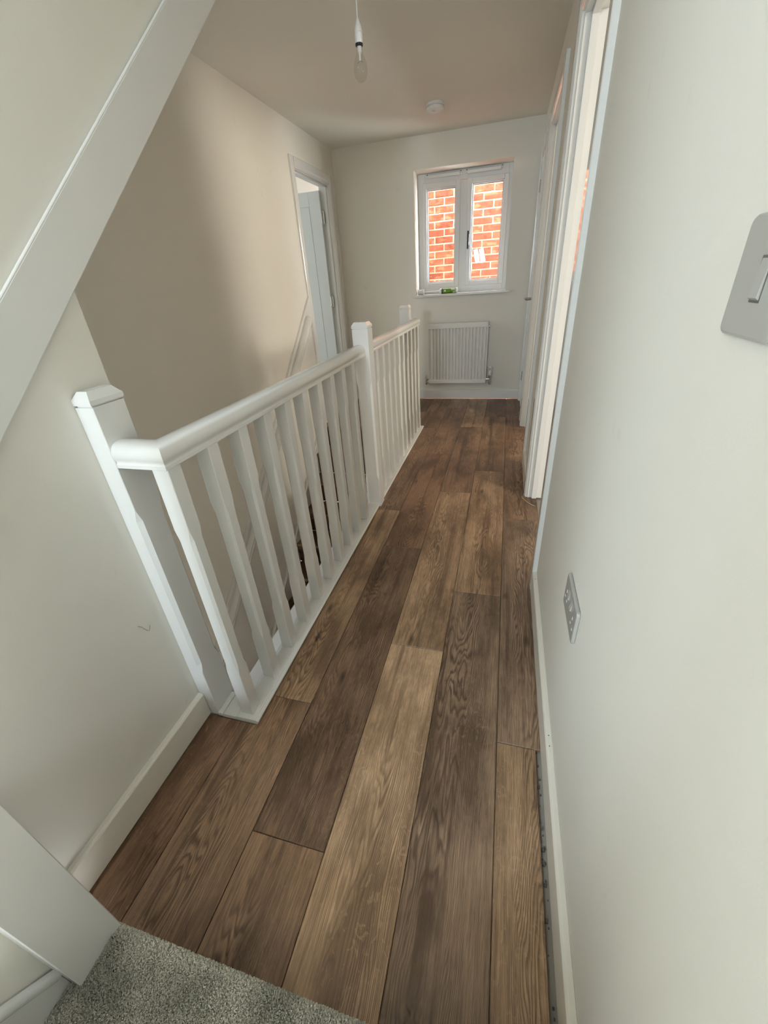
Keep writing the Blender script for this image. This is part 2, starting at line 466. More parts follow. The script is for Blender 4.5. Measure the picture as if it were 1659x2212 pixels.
# rooms off the landing (seen only as light through the doorways)
def room(side, x0, x1, y0, y1, z0=0, win=None):
    m = MB()
    for bx in ((x0, x1, y0 - .1, y0), (x0, x1, y1, y1 + .1)): m.box(*bx, z0, ZC)
    xo = x1 if win[0] > 0 else x0
    m.box(*((xo, xo + .1) if win[0] > 0 else (xo - .1, xo)), y0 - .1, y1 + .1, z0, ZC)
    tag(m.build('wall_' + side, M_wall), 'white walls of the room through ' + {'bedroom': 'the nearest doorway', 'bathroom': 'the middle doorway', 'left_room': 'the left doorway'}[side], 'wall', kind='structure')
    tag(MB().box(x0, x1, y0, y1, -.1, -.002).build('floor_' + side, M_roomfloor), 'grey floor of the ' + side.replace('_', ' '), 'floor', kind='structure')
    tag(MB().box(x0, x1, y0, y1, ZC, ZC + .1).build('ceiling_' + side, M_ceil), 'ceiling of the ' + side.replace('_', ' '), 'ceiling', kind='structure')
room('bedroom', XR + .1, 3.3, -.8, 2.62, win=(1,))
room('bathroom', XR + .1, 3.3, 2.83, 4.85, win=(1,))
room('left_room', -4.3, XL - .1, 2.6, 5.4, win=(-1,))

# ------------------------------------------------------------------ skirting, linings, architraves
SK = [(0, .003), (.017, .003), (.017, .094), (.012, .0995), (0, .1)]
def skirt_y(name, x, sgn, y0, y1, label):
    o = MB().prism([(x + sgn * a, z) for a, z in SK], 1, y0, y1).build(name, M_skirt, bevel=.0012, seg=1)
    return tag(o, label, 'skirting', kind='structure')
br_ = skirt_y('baseboard_right', XR, -1, .0, D1[0] - .075, 'white skirting board below the wall socket')
for yn in (1.425, .715, .745):
    MB().lathe([(.0014, .0992), (.0014, .1004)], (.192, yn, 0), 2, 8).build('nail_hole', M_dark, br_)
skirt_y('baseboard_right_far', XR, -1, D1[1] + .08, D2[0] - .075, 'short white skirting board between the first two doorways')
skirt_y('baseboard_left', XN, 1, .06, .655, 'white skirting board under the wall stub by the first newel post')
o = MB().prism([(YF - a, z) for a, z in SK], 0, XL, .182).build('baseboard_far', M_gloss, bevel=.0012, seg=1)
tag(o, 'white skirting board below the radiator', 'skirting', kind='structure')

AW = .070
AP = [(0, 0), (0, .009), (.003, .0125), (.009, .0125), (.012, .0155), (.017, .0155), (.020, .018), (.0665, .018), (.070, .0155), (.070, 0)]  # (out from opening, proud)
def door_trim(idx, xw, sgn, y0, y1, label, depth=.1, stop=True):
    """lining + architrave on the landing side; sgn: +1 architrave proud towards +x"""
    root = empty('door_frame', (xw, (y0 + y1) / 2, 0), label, 'door frame', kind='structure')
    root.name = 'trim_%d' % idx
    xi = xw - sgn * depth
    xs = sorted((xw, xi))
    for nm, bx in (('lining', (xs[0], xs[1], y0 - lin, y0, 0, DH)), ('lining', (xs[0], xs[1], y1, y1 + lin, 0, DH)), ('lining', (xs[0], xs[1], y0 - lin, y1 + lin, DH, DH + lin))):
        MB().box(*bx).build(nm, M_gloss, root, bevel=.0015, seg=1)
    if stop:
        a, b_ = sorted((xw - sgn * .024, xw - sgn * .052))
        for bx in ((a, b_, y0, y0 + .013, 0, DH), (a, b_, y1 - .013, y1, 0, DH), (a, b_, y0, y1, DH - .013, DH)):
            MB().box(*bx).build('door_stop', M_gloss, root, bevel=.0015, seg=1)
    g = .006
    MB().prism([(xw + sgn * p, y0 - g - d) for d, p in AP], 2, 0, DH + g + AW).build('architrave', M_gloss2, root)
    MB().prism([(xw + sgn * p, y1 + g + d) for d, p in AP], 2, 0, DH + g + AW).build('architrave', M_gloss2, root)
    MB().prism([(xw + sgn * p, DH + g + d) for d, p in AP], 1, y0 - g, y1 + g).build('architrave', M_gloss2, root)
    return root
door_trim(1, XR, -1, *D1, 'white door lining and architrave of the nearest doorway in the long wall')
door_trim(2, XR, -1, *D2, 'white door lining and architrave of the middle doorway in the long wall')
door_trim(3, XR, -1, *D3, 'white door lining and architrave of the closed door by the end wall', stop=False)
door_trim(4, XL, 1, *DL, 'white door lining and architrave of the open doorway in the stairwell wall')

# ------------------------------------------------------------------ doors
def door_leaf(name, hinge, ax, L, th, label):
    """ax: unit vector along the leaf; face normal = the side towards the camera (-y) or the landing"""
    root = empty(name, hinge, label, 'door', kind='structure')
    u = Vector(ax); nrm = Vector((u.y, -u.x, 0)); h = Vector(hinge)
    def slab(nm, a0, a1, z0, z1, d0, d1, mat=M_door, par=root, bv=.0015):
        pts = [h + u * a + nrm * d for a, d in ((a0, d0), (a1, d0), (a1, d1), (a0, d1))]
        return MB().prism([(p.x, p.y) for p in pts], 2, h.z + z0, h.z + z1).build(nm, mat, par, bevel=bv, seg=1)
    H = 1.985; s = .112
    slab('leaf_core', 0, L, .006, H, .004, th - .004)
    for d0, d1 in ((-.001, .004), (th - .004, th + .001)):
        for bx in ((0, s, .006, H), (L - s, L, .006, H), (s, L - s, H - s, H), (s, L - s, .006, .2)):
            slab('rail', *bx, d0, d1)
        for bx in ((s + .004, L - s - .004, .204, H - s - .004),):
            slab('panel', *bx, d0, d1)
    return root, slab
# open door in the left room, hinged on the far jamb
dr, slab = door_leaf('door_1', (XL - .085, 4.490, 0), (-1, 0, 0), .725, .035, 'pale panelled door standing open inside the doorway at the stairwell wall')
for z in (.24, 1.06, 1.78):
    MB().lathe([(.006, z - .045), (.006, z + .045)], (XL - .082, 4.492, 0), 2, 10).build('hinge', M_chrome, dr)
    MB().box(XL - .085, XL - .06, 4.500, 4.5055, z - .05, z + .05).build('hinge_plate', M_chrome, dr)
# closed door at the end of the long wall, hinged by the end wall, lever handle on the near side
dr, slab = door_leaf('door_2', (XR + .036, D3[1] - .003, 0), (0, -1, 0), D3[1] - D3[0] - .006, .035, 'closed white panelled door with a lever handle next to the end wall')
for z in (.26, 1.83):
    MB().lathe([(.006, z - .045), (.006, z + .045)], (XR - .003, D3[1] - .001, 0), 2, 10).build('hinge', M_chrome, dr)
hd = MB().lathe([(.026, 0), (.026, -.008), (.011, -.010), (.011, -.052)], (XR, D3[0] + .065, 1.0), 0, 20).build('handle', M_chrome, dr)
MB().tube([(XR - .052, D3[0] + .060, 1.0), (XR - .058, D3[0] + .075, 1.0), (XR - .058, D3[0] + .165, 1.0)], .009, 10).build('lever', M_chrome, hd)

# ------------------------------------------------------------------ window
RD = .21                                  # depth of the inside reveal
win = empty('window_1', (WX0, YF + RD, WZ0), 'white double casement window looking onto a brick wall', 'window', kind='structure')
yw = YF + RD
qs = (YF + RD) / 4.81
qx = lambda x: x * qs
qz = lambda z: 1.2 + (z - 1.2) * qs
def bars(x0, x1, z0, z1, w, ya, yb, nm, par, mat=M_upvc, bv=.003):
    l, r, b_, t = w
    m = MB()
    m.box(x0, x0 + l, ya, yb, z0, z1).box(x1 - r, x1, ya, yb, z0, z1).box(x0 + l, x1 - r, ya, yb, z0, z0 + b_).box(x0 + l, x1 - r, ya, yb, z1 - t, z1)
    return m.build(nm, mat, par, bevel=bv)
fr = bars(WX0, WX1, WZ0, WZ1, (.068, .040, .062, .078), yw, yw + .06, 'window_frame', win)
MB().box(qx(-.498), qx(-.430), yw - .002, yw + .06, WZ0 + .06, WZ1 - .085).build('mullion', M_upvc, fr, bevel=.003)
def casement(x0, x1, z0, z1, gx0, gx1, gz0, gz1):
    x0, x1, gx0, gx1 = map(qx, (x0, x1, gx0, gx1)); z0, z1, gz0, gz1 = map(qz, (z0, z1, gz0, gz1))
    c = bars(x0, x1, z0, z1, (gx0 - x0 - .013, x1 - gx1 - .013, gz0 - z0 - .013, z1 - gz1 - .013), yw - .014, yw + .045, 'casement', win, bv=.004)
    bars(gx0 - .014, gx1 + .014, gz0 - .014, gz1 + .014, (.014,) * 4, yw - .002, yw + .03, 'glazing_bead', c, bv=.005)
    bars(gx0 - .003, gx1 + .003, gz0 - .003, gz1 + .003, (.005,) * 4, yw + .010, yw + .034, 'gasket', c, M_dark, 0)
    MB().box(gx0 - .002, gx1 + .002, yw + .020, yw + .024, gz0 - .002, gz1 + .002).build('pane', M_glass, c)
    return c
casement(-.853, -.496, 1.118, 1.980, -.801, -.547, 1.172, 1.926)
cr = casement(-.432, -.065, 1.118, 1.980, -.376, -.117, 1.170, 1.929)
hn = MB().box(qx(-.420), qx(-.402), yw - .026, yw - .014, 1.465, 1.56).build('handle', M_chrome, cr, bevel=.003)
MB().prism([(yw - .026, 1.50), (yw - .052, 1.515), (yw - .052, 1.585), (yw - .040, 1.585), (yw - .034, 1.53), (yw - .026, 1.53)], 0, qx(-.419), qx(-.403)).build('lever', M_dark, hn, bevel=.002)
MB().box(qx(-.420), qx(-.404), yw - .046, yw - .030, 1.435, 1.505).build('lever_grip', M_black, hn, bevel=.003)
for x0, x1 in ((qx(-.815), qx(-.490)), (qx(-.452), qx(-.124))):
    MB().box(x0 + .03, x1 - .03, yw - .010, yw, qz(2.018), qz(2.028)).build('vent_gap_shade', M_dark, win)  # dark strip set behind the vent as the shadow in its gap
    v = MB().box(x0 + .018, x1 - .014, yw - .036, yw - .006, qz(2.010), qz(2.034)).build('trickle_vent', M_upvc, win, bevel=.004)
    MB().box(x0, x0 + .016, yw - .018, yw, qz(2.018), qz(2.036)).build('vent_clip', M_upvc, v, bevel=.002)
    MB().box(x1 - .012, x1, yw - .018, yw, qz(2.018), qz(2.036)).build('vent_clip', M_upvc, v, bevel=.002)
    MB().box(x0 + .004, x0 + .014, yw - .014, yw, qz(2.036), qz(2.042)).build('vent_end_shade', M_dark, v)  # dark pieces put in as the shadows at the vent ends
    MB().box(x1 - .011, x1 - .002, yw - .014, yw, qz(2.036), qz(2.042)).build('vent_end_shade', M_dark, v)
o = MB().box(WX0, WX1, YF - .002, yw + .01, 1.038, WZ0 + .001).box(-.955, .012, YF - .032, YF - .001, 1.038, WZ0 + .001).build('window_sill', M_gloss, bevel=.004)
tag(o, 'white window board projecting below the window', 'window sill', kind='structure')

# ------------------------------------------------------------------ neighbour's brick wall outside
YB = 5.90
bw = empty('brick_wall', (-.5, YB, -2.6), 'red brick wall with cream mortar outside the window', 'brick wall')
MB().box(-4.5, .80, YB + .006, YB + .25, -2.6, 3.7).build('mortar', M_mortar, bw)
bmsh = MB()
def brick_pts(m, x0, x1, z0, z1, d=.0):
    b_ = .004
    y0, y1 = YB + d, YB + .03
    r = [(x0, z0), (x1, z0), (x1, z1), (x0, z1)]; q = [(x0 + b_, z0 + b_), (x1 - b_, z0 + b_), (x1 - b_, z1 - b_), (x0 + b_, z1 - b_)]
    m.add([(x, y1, z) for x, z in r] + [(x, y0 + b_, z) for x, z in r] + [(x, y0, z) for x, z in q],
          [(3, 2, 1, 0), (8, 9, 10, 11)] + [(i, (i + 1) % 4, 4 + (i + 1) % 4, 4 + i) for i in range(4)] + [(4 + i, 4 + (i + 1) % 4, 8 + (i + 1) % 4, 8 + i) for i in range(4)])
one = MB(); brick_pts(one, 0, .213, 0, .0625)
one_me = one.mesh('brick', M_brick, (0, YB, 0))
rest = MB()
for r in range(-61, 22):
    z = 2.012 + .075 * r + .006
    xoff = (-.905 if r % 2 == 0 else -.7925) + .0055
    for k in range(-16, 22):
        x = xoff + .225 * k
        if x < -4.4 or x > .58: continue
        if -1.75 < x < .60 and .62 < z < 2.62:
            o = bpy.data.objects.new('brick', one_me); col.objects.link(o); o.parent = bw
            o.location = Vector((x, YB + random.uniform(-.003, .003), z + random.uniform(-.0012, .0012))) - bw.location
            o.rotation_euler = (random.uniform(-.01, .01), random.uniform(-.008, .008), 0); o.scale = (random.uniform(.985, 1.005), 1, random.uniform(.955, 1.01))
        else: brick_pts(rest, x, x + .214, z, z + .064, random.uniform(-.003, .003))
tag(rest.build('brick_field', M_brick, bw), kind='stuff')
tag(MB().box(-4.5, 4, YF + .3, 9, -2.7, -2.6).build('ground', M_ground), 'grey ground in the gap between the houses', 'ground', kind='structure')

# ------------------------------------------------------------------ balustrade
XB = -.7135
bal = empty('balustrade', (XB, 2.15, 0), 'white balustrade with chamfered spindles guarding the open stairwell', 'balustrade')
def post_mesh(name, w, d, h, stops, ch, mat=M_gloss, left=True):
    """square post with stopped chamfers, base at 0; stops = (z0, z1) of the chamfered run"""
    rings = []; e = .0015
    for z, c in ((0, e), (stops[0], e), (stops[0] + .03, ch), (stops[1] - .03, ch), (stops[1], e), (h, e)):
        a, b_ = w / 2, d / 2; l = c if left else e
        rings.append([(a - c, -b_, z), (a, -b_ + c, z), (a, b_ - c, z), (a - c, b_, z), (-a + l, b_, z), (-a, b_ - l, z), (-a, -b_ + l, z), (-a + l, -b_, z)])
    m = MB(); m.add([p for r in rings for p in r], [(k * 8 + i, k * 8 + (i + 1) % 8, k * 8 + 8 + (i + 1) % 8, k * 8 + 8 + i) for k in range(len(rings) - 1) for i in range(8)])
    n = len(rings) - 1
    m.f += [tuple(reversed(range(8))), tuple(n * 8 + i for i in range(8))]; m.sm += [False, False]
    return m.mesh(name, mat)
bme = post_mesh('baluster', .0425, .0425, .868, (.195, .695), .0068)
ys1 = [.690] + [.833 + .1385 * k for k in range(9)]
ys2 = [3.605 - .138 * k for k in range(10)]
for y in ys1 + ys2:
    o = bpy.data.objects.new('baluster', bme); col.objects.link(o); o.parent = bal; o.location = Vector((XB, y, .017)) - bal.location
def newel(x0, x1, y0, y1, z0, z1, stops=(.20, .765), left=True):
    w, d = x1 - x0, y1 - y0
    cx, cy = (x0 + x1) / 2, (y0 + y1) / 2
    o = bpy.data.objects.new('newel_post', post_mesh('newel_post', w, d, z1 - z0, stops, .010, left=left)); col.objects.link(o); o.parent = bal
    o.location = Vector((cx, cy, z0)) - bal.location
    a, b_ = w / 2 - .004, d / 2 - .004; A, B = w / 2 + .0015, d / 2 + .0015
    m = MB()
    def ring(a, b_, z): return [(cx - a, cy - b_, z), (cx + a, cy - b_, z), (cx + a, cy + b_, z), (cx - a, cy + b_, z)]
    rs = [ring(a, b_, z1), ring(a, b_, z1 + .004), ring(A, B, z1 + .004), ring(A, B, z1 + .014), ring(A - .012, B - .012, z1 + .031)]
    m.add([p for r in rs for p in r], [(k * 4 + i, k * 4 + (i + 1) % 4, k * 4 + 4 + (i + 1) % 4, k * 4 + 4 + i) for k in range(4) for i in range(4)] + [(3, 2, 1, 0), (16, 17, 18, 19)])
    m.build('cap', M_gloss, o)
    return o
newel(XN, -.815, .656, .740, 0, 1.012, left=False)
newel(-.745, -.662, 2.113, 2.196, -.02, 1.004)
newel(-.836, -.756, 3.563, 3.646, -.02, 1.000)
hz = .874
half = [(.0, .0), (.026, 0), (.0295, .002), (.0295, .010), (.0265, .0135), (.0265, .017), (.030, .022), (.032, .029), (.0315, .037), (.028, .046), (.021, .0535), (.011, .0575), (0, .0585)]
HP = half[1:] + [(-a, b_) for a, b_ in reversed(half[1:-1])]
def rail(pts, nm='handrail'):
    ups = []
    P = [Vector(p) for p in pts]
    for i in range(len(P)):
        d0 = (P[i] - P[i - 1]).normalized() if i > 0 else None
        d1 = (P[i + 1] - P[i]).normalized() if i < len(P) - 1 else None
        if d0 is None: t = d1; k = 1
        elif d1 is None: t = d0; k = 1
        else: t = (d0 + d1).normalized(); k = 1 / max(.3, t.dot(d0))
        sd = t.cross(Vector((0, 0, 1))).normalized() * k
        ups.append((sd, (0, 0, 1)))
    return MB().sweep(HP, pts, ups).build(nm, M_gloss, bal)
rail([(-.815, .688, hz), (XB, .688, hz), (XB, 2.113, hz)])
rail([(XB, 2.196, hz), (XB, 3.605, hz), (-.756, 3.605, hz)])
# base rail with rounded lip, groove and fillets
BP = [(-.797, .001), (-.671, .001), (-.669, .006), (-.667, .009), (-.667, .014), (-.671, .018), (-.676, .019), (-.678, .0175), (-.680, .019), (-.738, .019), (-.7395, .0165), (-.741, .0165), (-.7425, .019), (-.745, .019), (-.747, .0165), (-.792, .0165), (-.797, .012)]
for a, b_ in ((.652, 2.113), (2.196, 3.650)):
    MB().prism(BP, 1, a, b_).build('base_rail', M_gloss, bal)
m = MB().box(-.8155, -.797, .652, .735, .001, .0165); m.build('base_rail', M_gloss, bal, bevel=.003)
MB().box(-.796, -.7855, .74, YTOP, -.26, .0005).build('apron_lining', M_gloss, bal)

# ------------------------------------------------------------------ lower staircase
st = empty('staircase', (-1.2, YTOP, -2.575), 'dark oak stair going down behind the balustrade', 'staircase')
xs0, xs1 = XL + .022, -.797
for k in range(1, 13):
    yk = YTOP - GO * k; z = -RISE * k
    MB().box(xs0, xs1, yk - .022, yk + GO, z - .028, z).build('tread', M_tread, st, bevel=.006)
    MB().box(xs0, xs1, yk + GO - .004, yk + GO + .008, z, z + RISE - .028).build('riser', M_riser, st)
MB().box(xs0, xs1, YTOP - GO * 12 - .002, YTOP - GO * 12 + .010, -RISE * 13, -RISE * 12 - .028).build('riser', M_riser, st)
MB().box(-.94, -.797, YTOP - .02, YTOP + .03, -.028, -.0005).box(XL + .002, -.94, YTOP - .02, YTOP + .03, -.028, -.0005).build('nosing', M_tread, st)
zs = lambda y: .085 + .88 * (y - YTOP)
for x0, x1 in ((XL + .001, XL + .022),):
    m = MB().prism([(.75, zs(.75)), (YTOP, zs(YTOP)), (YTOP, zs(YTOP) - .42), (.75, zs(.75) - .42)], 0, x0, x1)
    w = m.build('wall_string', M_gloss, st, bevel=.002)
    MB().sweep([(.012 * math.cos(a), .010 * math.sin(a)) for a in [math.pi * 2 * i / 12 for i in range(12)]], [(x1, .75, zs(.75)), (x1, YTOP, zs(YTOP))], [((1, 0, 0), (0, -.66, .75))] * 2).build('bead', M_gloss, w)

# wall handrail over the lower stair: backing board and rounded rail
wh = empty('wall_handrail', (XL, 2.4, 0), 'white sloping handrail on a backing board fixed to the stairwell wall', 'handrail')
zt = lambda y: 1.135 + .88 * (y - 3.724)
ya, yb = .9, 3.723
MB().prism([(ya, zt(ya)), (yb, zt(yb)), (yb, zt(yb) - .2), (ya, zt(ya) - .2)], 0, XL + .001, XL + .019).build('backing_board', M_gloss, wh, bevel=.002)
HR = [(-.018, 0), (.020, 0), (.028, .008), (.028, .018), (.022, .026), (.022, .034), (.030, .042), (.030, .054), (.020, .064), (.0, .068), (-.018, .060)]
yr0, yr1 = .95, 3.60
MB().sweep(HR, [(XL + .038, yr0, zt(yr0) - .10), (XL + .038, yr1, zt(yr1) - .10)], [((1, 0, 0), (0, 0, 1))] * 2).build('rail', M_gloss, wh)

# ------------------------------------------------------------------ carpeted stair at the camera's feet
cs = empty('carpeted_stair', (-.2, .13, 0), 'grey carpeted stair step beside the white newel', 'stair')
def tread_outline(y1, z):   # nosing outline in (y, z)
    r = .020; cy, cz = y1 - r, z - r
    arc = [(cy + r * math.cos(a), cz + r * math.sin(a)) for a in [math.pi / 2 - math.pi * i / 8 for i in range(9)]]
    return arc
for k in range(2):
    y1 = .132 - .222 * k; z = .198 * (k + 1)
    pts = [(y1 - .27, z)] + tread_outline(y1, z) + [(y1 - .027, z - .045), (y1 - .027, z - .198), (y1 - .27, z - .198)]
    MB().prism(pts, 0, -.634, .190, True).build('carpet_step', M_carpet, cs)
# pile tufts on the visible step
tv = MB(); rr = random.Random(3)
def tuft(p, nrm):
    n = (Vector(nrm) + Vector((rr.uniform(-.5, .5), rr.uniform(-.5, .5), rr.uniform(-.4, .4)))).normalized()
    u = n.orthogonal().normalized(); w = n.cross(u); p = Vector(p); s = rr.uniform(.0011, .0019); h = rr.uniform(.004, .0075)
    a0 = rr.uniform(0, 2)
    base = [p + u * (s * math.cos(a0 + a)) + w * (s * math.sin(a0 + a)) for a in (0, 2.09, 4.19)]
    tip = p + n * h; t2 = [tip + (q - p) * .7 for q in base]
    b0 = len(tv.v); tv.v += [tuple(q) for q in base + t2]
    tv.f += [(b0, b0 + 1, b0 + 4, b0 + 3), (b0 + 1, b0 + 2, b0 + 5, b0 + 4), (b0 + 2, b0, b0 + 3, b0 + 5), (b0 + 3, b0 + 4, b0 + 5)]; tv.sm += [False] * 4
y1, z1, r = .132, .198, .020
for i in range(52000):
    x = rr.uniform(-.632, .188)
    s = rr.uniform(-.14, .063)
    if s < 0: tuft((x, y1 - r + s, z1 - .001), (0, 0, 1))
    else:
        a = math.pi / 2 - s / r
        tuft((x, y1 - r + r * math.cos(a) * .97, z1 - r + r * math.sin(a) * .97), (0, math.cos(a), math.sin(a)))
tag(tv.build('pile', M_carpet, cs), kind='stuff')
npst = post_mesh('newel_post', .083, .082, 1.06, (.78, .98), .0015)
o = bpy.data.objects.new('newel_post', npst); col.objects.link(o); o.parent = cs; o.location = Vector((-.6515, .094, 0)) - cs.location
MB().prism([(-.6945, 1.06), (-.6085, 1.06), (-.6085, 1.072), (-.622, 1.09), (-.681, 1.09), (-.6945, 1.072)], 1, .0515, .1365).build('newel_cap', M_gloss, cs, bevel=.002)
# string rising behind that newel
zq = lambda y: .243 - 1.2 * (y - .053)
m = MB().prism([(.053, .02), (.053, zq(.053)), (-.6, zq(-.6)), (-.6, .02)], 0, -.642, -.634)
w = m.build('string', M_gloss, cs, bevel=.002)
MB().sweep([(.008 * math.cos(a), .011 * math.sin(a)) for a in [math.pi * 2 * i / 12 for i in range(12)]], [(-.636, .053, zq(.053)), (-.636, -.6, zq(-.6))], [((1, 0, 0), (0, .71, .70))] * 2).build('bead', M_gloss, w)

# ------------------------------------------------------------------ radiator
rad = empty('radiator', (-.475, 4.65, .187), 'white ribbed panel radiator under the window', 'radiator')
x0, x1, z0, z1, yf = -.780, -.170, .187, .790, 4.622
pr = []; nr = 17; pitch_ = .034; xa = x0 + .018
pr.append((x0, yf + .004))
for i in range(nr):
    c = xa + pitch_ * (i + .5)
    pr += [(c - .0165, yf + .014), (c - .009, yf + .014), (c - .004, yf), (c + .009, yf), (c + .0145, yf + .014)]
pr.append((x1, yf + .004))
back = [(x, yf + .016) for x, _ in (pr[-1], pr[0])]
MB().prism(pr + back, 2, z0 + .036, z1 - .044).build('ribbed_panel', M_enamel, rad)
MB().box(x0, x1, yf - .002, yf + .016, z1 - .050, z1 - .006).build('panel_edge', M_enamel, rad, bevel=.004)
MB().box(x0, x1, yf - .002, yf + .016, z0, z0 + .040).build('panel_edge', M_enamel, rad, bevel=.004)
MB().box(x0 + .004, x1 - .004, yf + .016, yf + .062, z0 + .015, z1 - .02).build('rear_panel', M_enamel, rad, bevel=.004)
MB().box(x0 - .003, x1 + .003, yf - .001, yf + .066, z1 - .012, z1).build('top_grille', M_enamel, rad, bevel=.003)
for xa_, xb_ in ((x0 - .003, x0 + .001), (x1 - .001, x1 + .003)): MB().box(xa_, xb_, yf + .001, yf + .066, z0 + .01, z1 - .006).build('side_panel', M_enamel, rad, bevel=.0015)
for x in (-.70, -.25): MB().box(x, x + .04, yf + .060, YF - .001, .55, .70).build('wall_bracket', M_enamel, rad)
yv = yf + .028
vb = MB().lathe([(.009, -.050), (.013, -.048), (.013, -.03), (.010, -.028), (.010, .012), (.014, .014), (.014, .034), (.010, .036)], (x1 + .042, yv, .225), 2, 16).build('valve_body', M_chrome, rad)
MB().lathe([(.013, 0), (.013, .012), (.009, .013), (.009, .045)], (x1 - .002, yv, .225), 0, 16).build('union_nut', M_chrome, vb)
tv_ = MB().lathe([(.014, .036), (.019, .046), (.021, .062), (.021, .078), (.018, .084), (.018, .122), (.014, .128)], (x1 + .042, yv, .225), 2, 20).build('thermostatic_head', M_plastic, rad)
for dx in (-.006, .006): MB().box(x1 + .042 + dx - .0018, x1 + .042 + dx + .0018, yv - .0195, yv - .017, .315, .342).build('slot', M_dark, tv_)
vl = MB().lathe([(.009, -.045), (.012, -.043), (.012, -.026), (.009, -.024), (.009, .012), (.012, .014), (.010, .030), (.004, .034), (.004, .05)], (x0 - .034, yv, .225), 2, 16).build('lockshield_valve', M_chrome, rad)
MB().lathe([(.012, 0), (.012, .012), (.008, .013), (.008, .036)], (x0 - .034, yv, .225), 0, 16).build('union_nut', M_chrome, vl)
MB().tube([(x0 - .034, yv, .182), (x0 - .034, yv, .176), (x0 - .03, YF - .02, .176), (x0 - .03, YF - .002, .176)], .0075, 10).build('pipe', M_chrome, rad)
MB().tube([(x1 + .042, yv, .178), (x1 + .042, yv, .172), (x1 + .042, YF - .02, .172), (x1 + .042, YF - .002, .172)], .0075, 10).build('pipe', M_chrome, rad)
MB().lathe([(.008, 0), (.008, .014), (.005, .016), (.005, .022)], (x1 + .003, yv, .745), 0, 12).build('bleed_valve', M_chrome, rad)

# ------------------------------------------------------------------ electrical fittings
sw = empty('light_switch', (XR, .437, 1.185), 'white single rocker light switch high on the long wall', 'light switch')
def plate(par, y0, y1, z0, z1, t=.009, r=.009):
    pts = []
    for cy, cz, a0 in ((y1 - r, z1 - r, 0), (y0 + r, z1 - r, 90), (y0 + r, z0 + r, 180), (y1 - r, z0 + r, 270)):
        for k in range(7):
            a = math.radians(a0 + 15 * k); pts.append((cy + r * math.cos(a), cz + r * math.sin(a)))
    return MB().prism(pts, 0, XR - t, XR - .0003).build('plate', M_plate, par, bevel=.0032, seg=3)
plate(sw, .393, .481, 1.139, 1.229)
MB().prism([(XR - .009, 1.168), (XR - .0115, 1.170), (XR - .0096, 1.197), (XR - .009, 1.1985)], 1, .4265, .4405).build('rocker', M_plate, sw, bevel=.0008)
MB().box(XR - .0094, XR - .008, .4255, .4415, 1.1665, 1.1995).build('rocker_surround', M_hair, sw)
so = empty('wall_socket', (XR, .80, .51), 'white double switched wall socket above the skirting', 'wall socket')
plate(so, .727, .879, .464, .555)
for yc in (.822, .784):
    MB().prism([(XR - .009, .517), (XR - .0135, .519), (XR - .0100, .538), (XR - .009, .5395)], 1, yc - .0065, yc + .0065).build('rocker', M_plate, so, bevel=.0008)
for yc in (.850, .756):
    for dy, dz, a, b_ in ((0, .012, .002, .004), (-.011, -.010, .0032, .002), (.011, -.010, .0032, .002)):
        MB().box(XR - .0096, XR - .0085, yc + dy - a, yc + dy + a, .505 + dz - b_, .505 + dz + b_).build('pin_slot_glint', M_white, so)  # white stands in for reflected light on the dark pin holes
sd = empty('smoke_alarm', (-.612, 4.03, ZC), 'round white smoke alarm on the ceiling near the window', 'smoke alarm')
MB().lathe([(.066, -.0005), (.066, -.016), (.062, -.018)], (-.612, 4.03, ZC), 2, 40).build('base', M_plastic, sd)
bd = MB().lathe([(.058, -.018), (.058, -.021), (.064, -.023), (.063, -.038), (.055, -.044), (.020, -.046)], (-.612, 4.03, ZC), 2, 40).build('body', M_plastic, sd)
MB().lathe([(.010, -.0455), (.010, -.048)], (-.620, 4.005, ZC), 2, 16).build('test_button', M_plate, bd)
px, py = -.690, 2.40
pd = empty('pendant_light', (px, py, ZC), 'bare clear bulb hanging from a white pendant cord', 'pendant light')
MB().lathe([(.042, -.0005), (.042, -.012), (.030, -.026), (.008, -.030)], (px, py, ZC), 2, 28).build('ceiling_rose', M_plastic, pd)
MB().tube([(px, py, ZC - .028), (px, py, 2.150)], .0032, 8).build('cord', M_plastic, pd)
lh = MB().lathe([(.004, 2.166), (.008, 2.156), (.014, 2.142), (.0165, 2.130), (.0165, 2.124), (.0152, 2.1235), (.0152, 2.1225), (.0168, 2.122), (.0168, 2.094), (.0155, 2.092)], (px, py, 0), 2, 24).build('lampholder', M_plastic, pd)
MB().lathe([(.0160, 2.092), (.0160, 2.085), (.0135, 2.083)], (px, py, 0), 2, 24).build('shade_ring', M_black, lh)
bb = MB().lathe([(.012, 2.088), (.0125, 2.068), (.015, 2.058), (.021, 2.046), (.0265, 2.032), (.0295, 2.016), (.0285, 2.000), (.0235, 1.985), (.015, 1.9755), (.005, 1.9715)], (px, py, 0), 2, 28).build('bulb', M_bulb, pd)
MB().lathe([(.010, 2.088), (.010, 2.066), (.004, 2.060), (.003, 2.040)], (px, py, 0), 2, 12).build('bulb_stem', M_plastic, bb)
MB().tube([(px - .012, py, 2.034), (px, py, 2.040), (px + .012, py, 2.034)], .0008, 6).build('filament', M_chrome, bb)

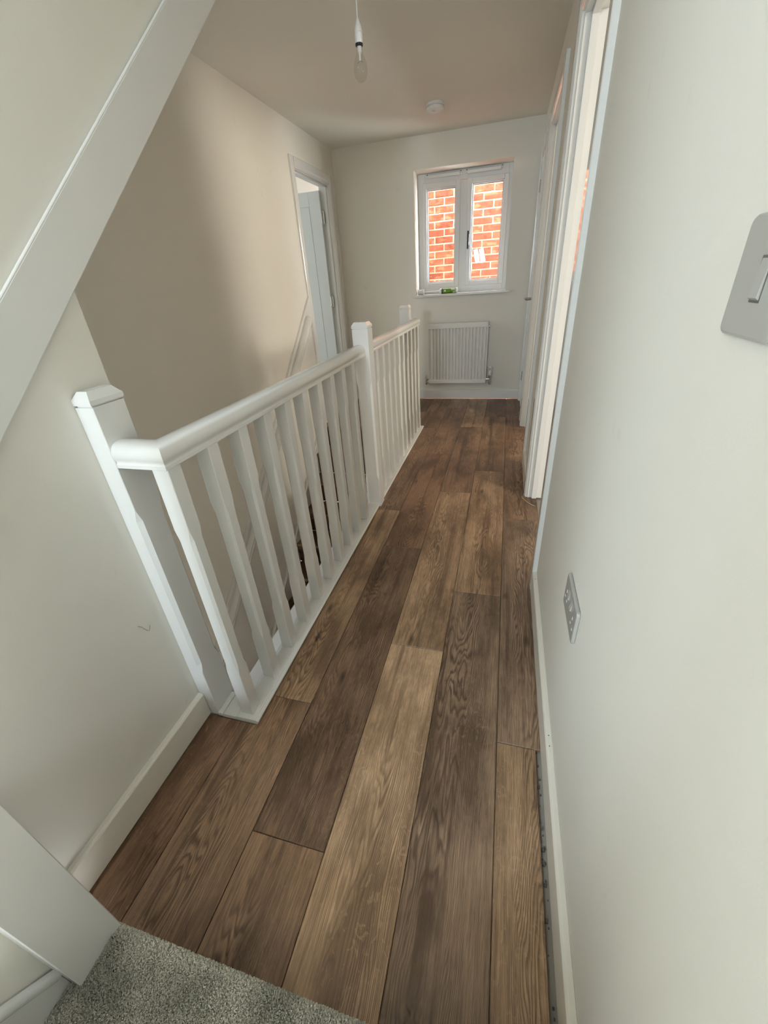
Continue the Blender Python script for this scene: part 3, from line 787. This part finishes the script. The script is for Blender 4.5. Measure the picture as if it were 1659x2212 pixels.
# ------------------------------------------------------------------ things on the window sill and floor
zs_ = WZ0 + .001; ry = YF + .035; R = .0245
tb = empty('sealant_tube', (-.6, ry, zs_), 'green sealant cartridge with white nozzle lying on the window sill', 'sealant tube')
bdy = MB().lathe([(R, -.647), (R, -.515)], (0, ry, zs_ + R), 0, 28).build('cartridge', M_green, tb)
MB().lathe([(R + .0004, -.515), (R + .0004, -.498), (R - .004, -.496)], (0, ry, zs_ + R), 0, 28).build('end_rim', M_white, tb)
MB().lathe([(R + .0002, -.658), (R + .0002, -.646)], (0, ry, zs_ + R), 0, 28).build('band', M_black, tb)
MB().lathe([(.010, -.688), (.012, -.684), (R, -.672), (R, -.658)], (0, ry, zs_ + R), 0, 28).build('shoulder', M_white, tb)
MB().lathe([(.0035, -.835), (.009, -.690), (.012, -.686)], (0, ry, zs_ + R), 0, 18).build('nozzle', M_white, tb)
for xa_, xb_, a in ((-.560, -.522, .55), (-.545, -.520, -.62), (-.630, -.615, .1)):
    n_ = Vector((0, -math.cos(a), math.sin(a))); c_ = Vector((0, ry, zs_ + R)) + n_ * (R + .0006); t_ = Vector((0, math.sin(a), math.cos(a))) * .006
    MB().add([Vector((xa_, 0, 0)) + c_ - t_, Vector((xb_, 0, 0)) + c_ - t_, Vector((xb_, 0, 0)) + c_ + t_, Vector((xa_, 0, 0)) + c_ + t_], [(0, 1, 2, 3)]).build('printed_mark', M_white, bdy)
cp = MB().lathe([(.021, -.905), (.0235, -.902), (.0235, -.862), (.026, -.860), (.026, -.846), (.022, -.844)], (0, ry + .012, zs_ + .026), 0, 28).build('white_cap', M_white, loc=(-.875, ry + .012, zs_))
tag(cp, 'small white round cap lying at the window reveal beside the green tube', 'cap')
th = MB().tube([(.168, 2.352, .0025), (.180, 2.318, .002), (.200, 2.280, .004), (.222, 2.255, .003), (.240, 2.242, .002)], .0014, 6).build('loose_thread', M_cream, loc=(.2, 2.3, 0))
tag(th, 'cream loose thread on the floor at the nearest doorway', 'thread')
hr = MB().tube([(XN + 0.0015, 0.573, 0.468), (XN + 0.0025, 0.580, 0.459), (XN + 0.0015, 0.585, 0.447), (XN + 0.0025, 0.591, 0.435), (XN + 0.0015, 0.596, 0.430), (XN + 0.0025, 0.602, 0.444)], .0005, 5).build('hair', M_hair, loc=(XN, 0.585, 0.447))
tag(hr, 'fine dark hair stuck to the wall stub', 'hair')
db = MB(); rd = random.Random(11)
for i in range(26):
    x, y, s = rd.uniform(.174, .181), rd.uniform(.2, .77), rd.uniform(.0008, .003)
    db.box(x - s, x + s, y - s, y + s * 1.6, -.0118, -.0118 + s * 2)
for i in range(7):
    x, y, s = rd.uniform(.225, .252), rd.uniform(2.26, 2.33), rd.uniform(.001, .003)
    db.box(x - s, x + s, y - s, y + s, .0002, s * 1.6)
tag(db.build('debris', M_hair), 'dark crumbs of debris along the skirting of the long wall', 'debris', kind='stuff')
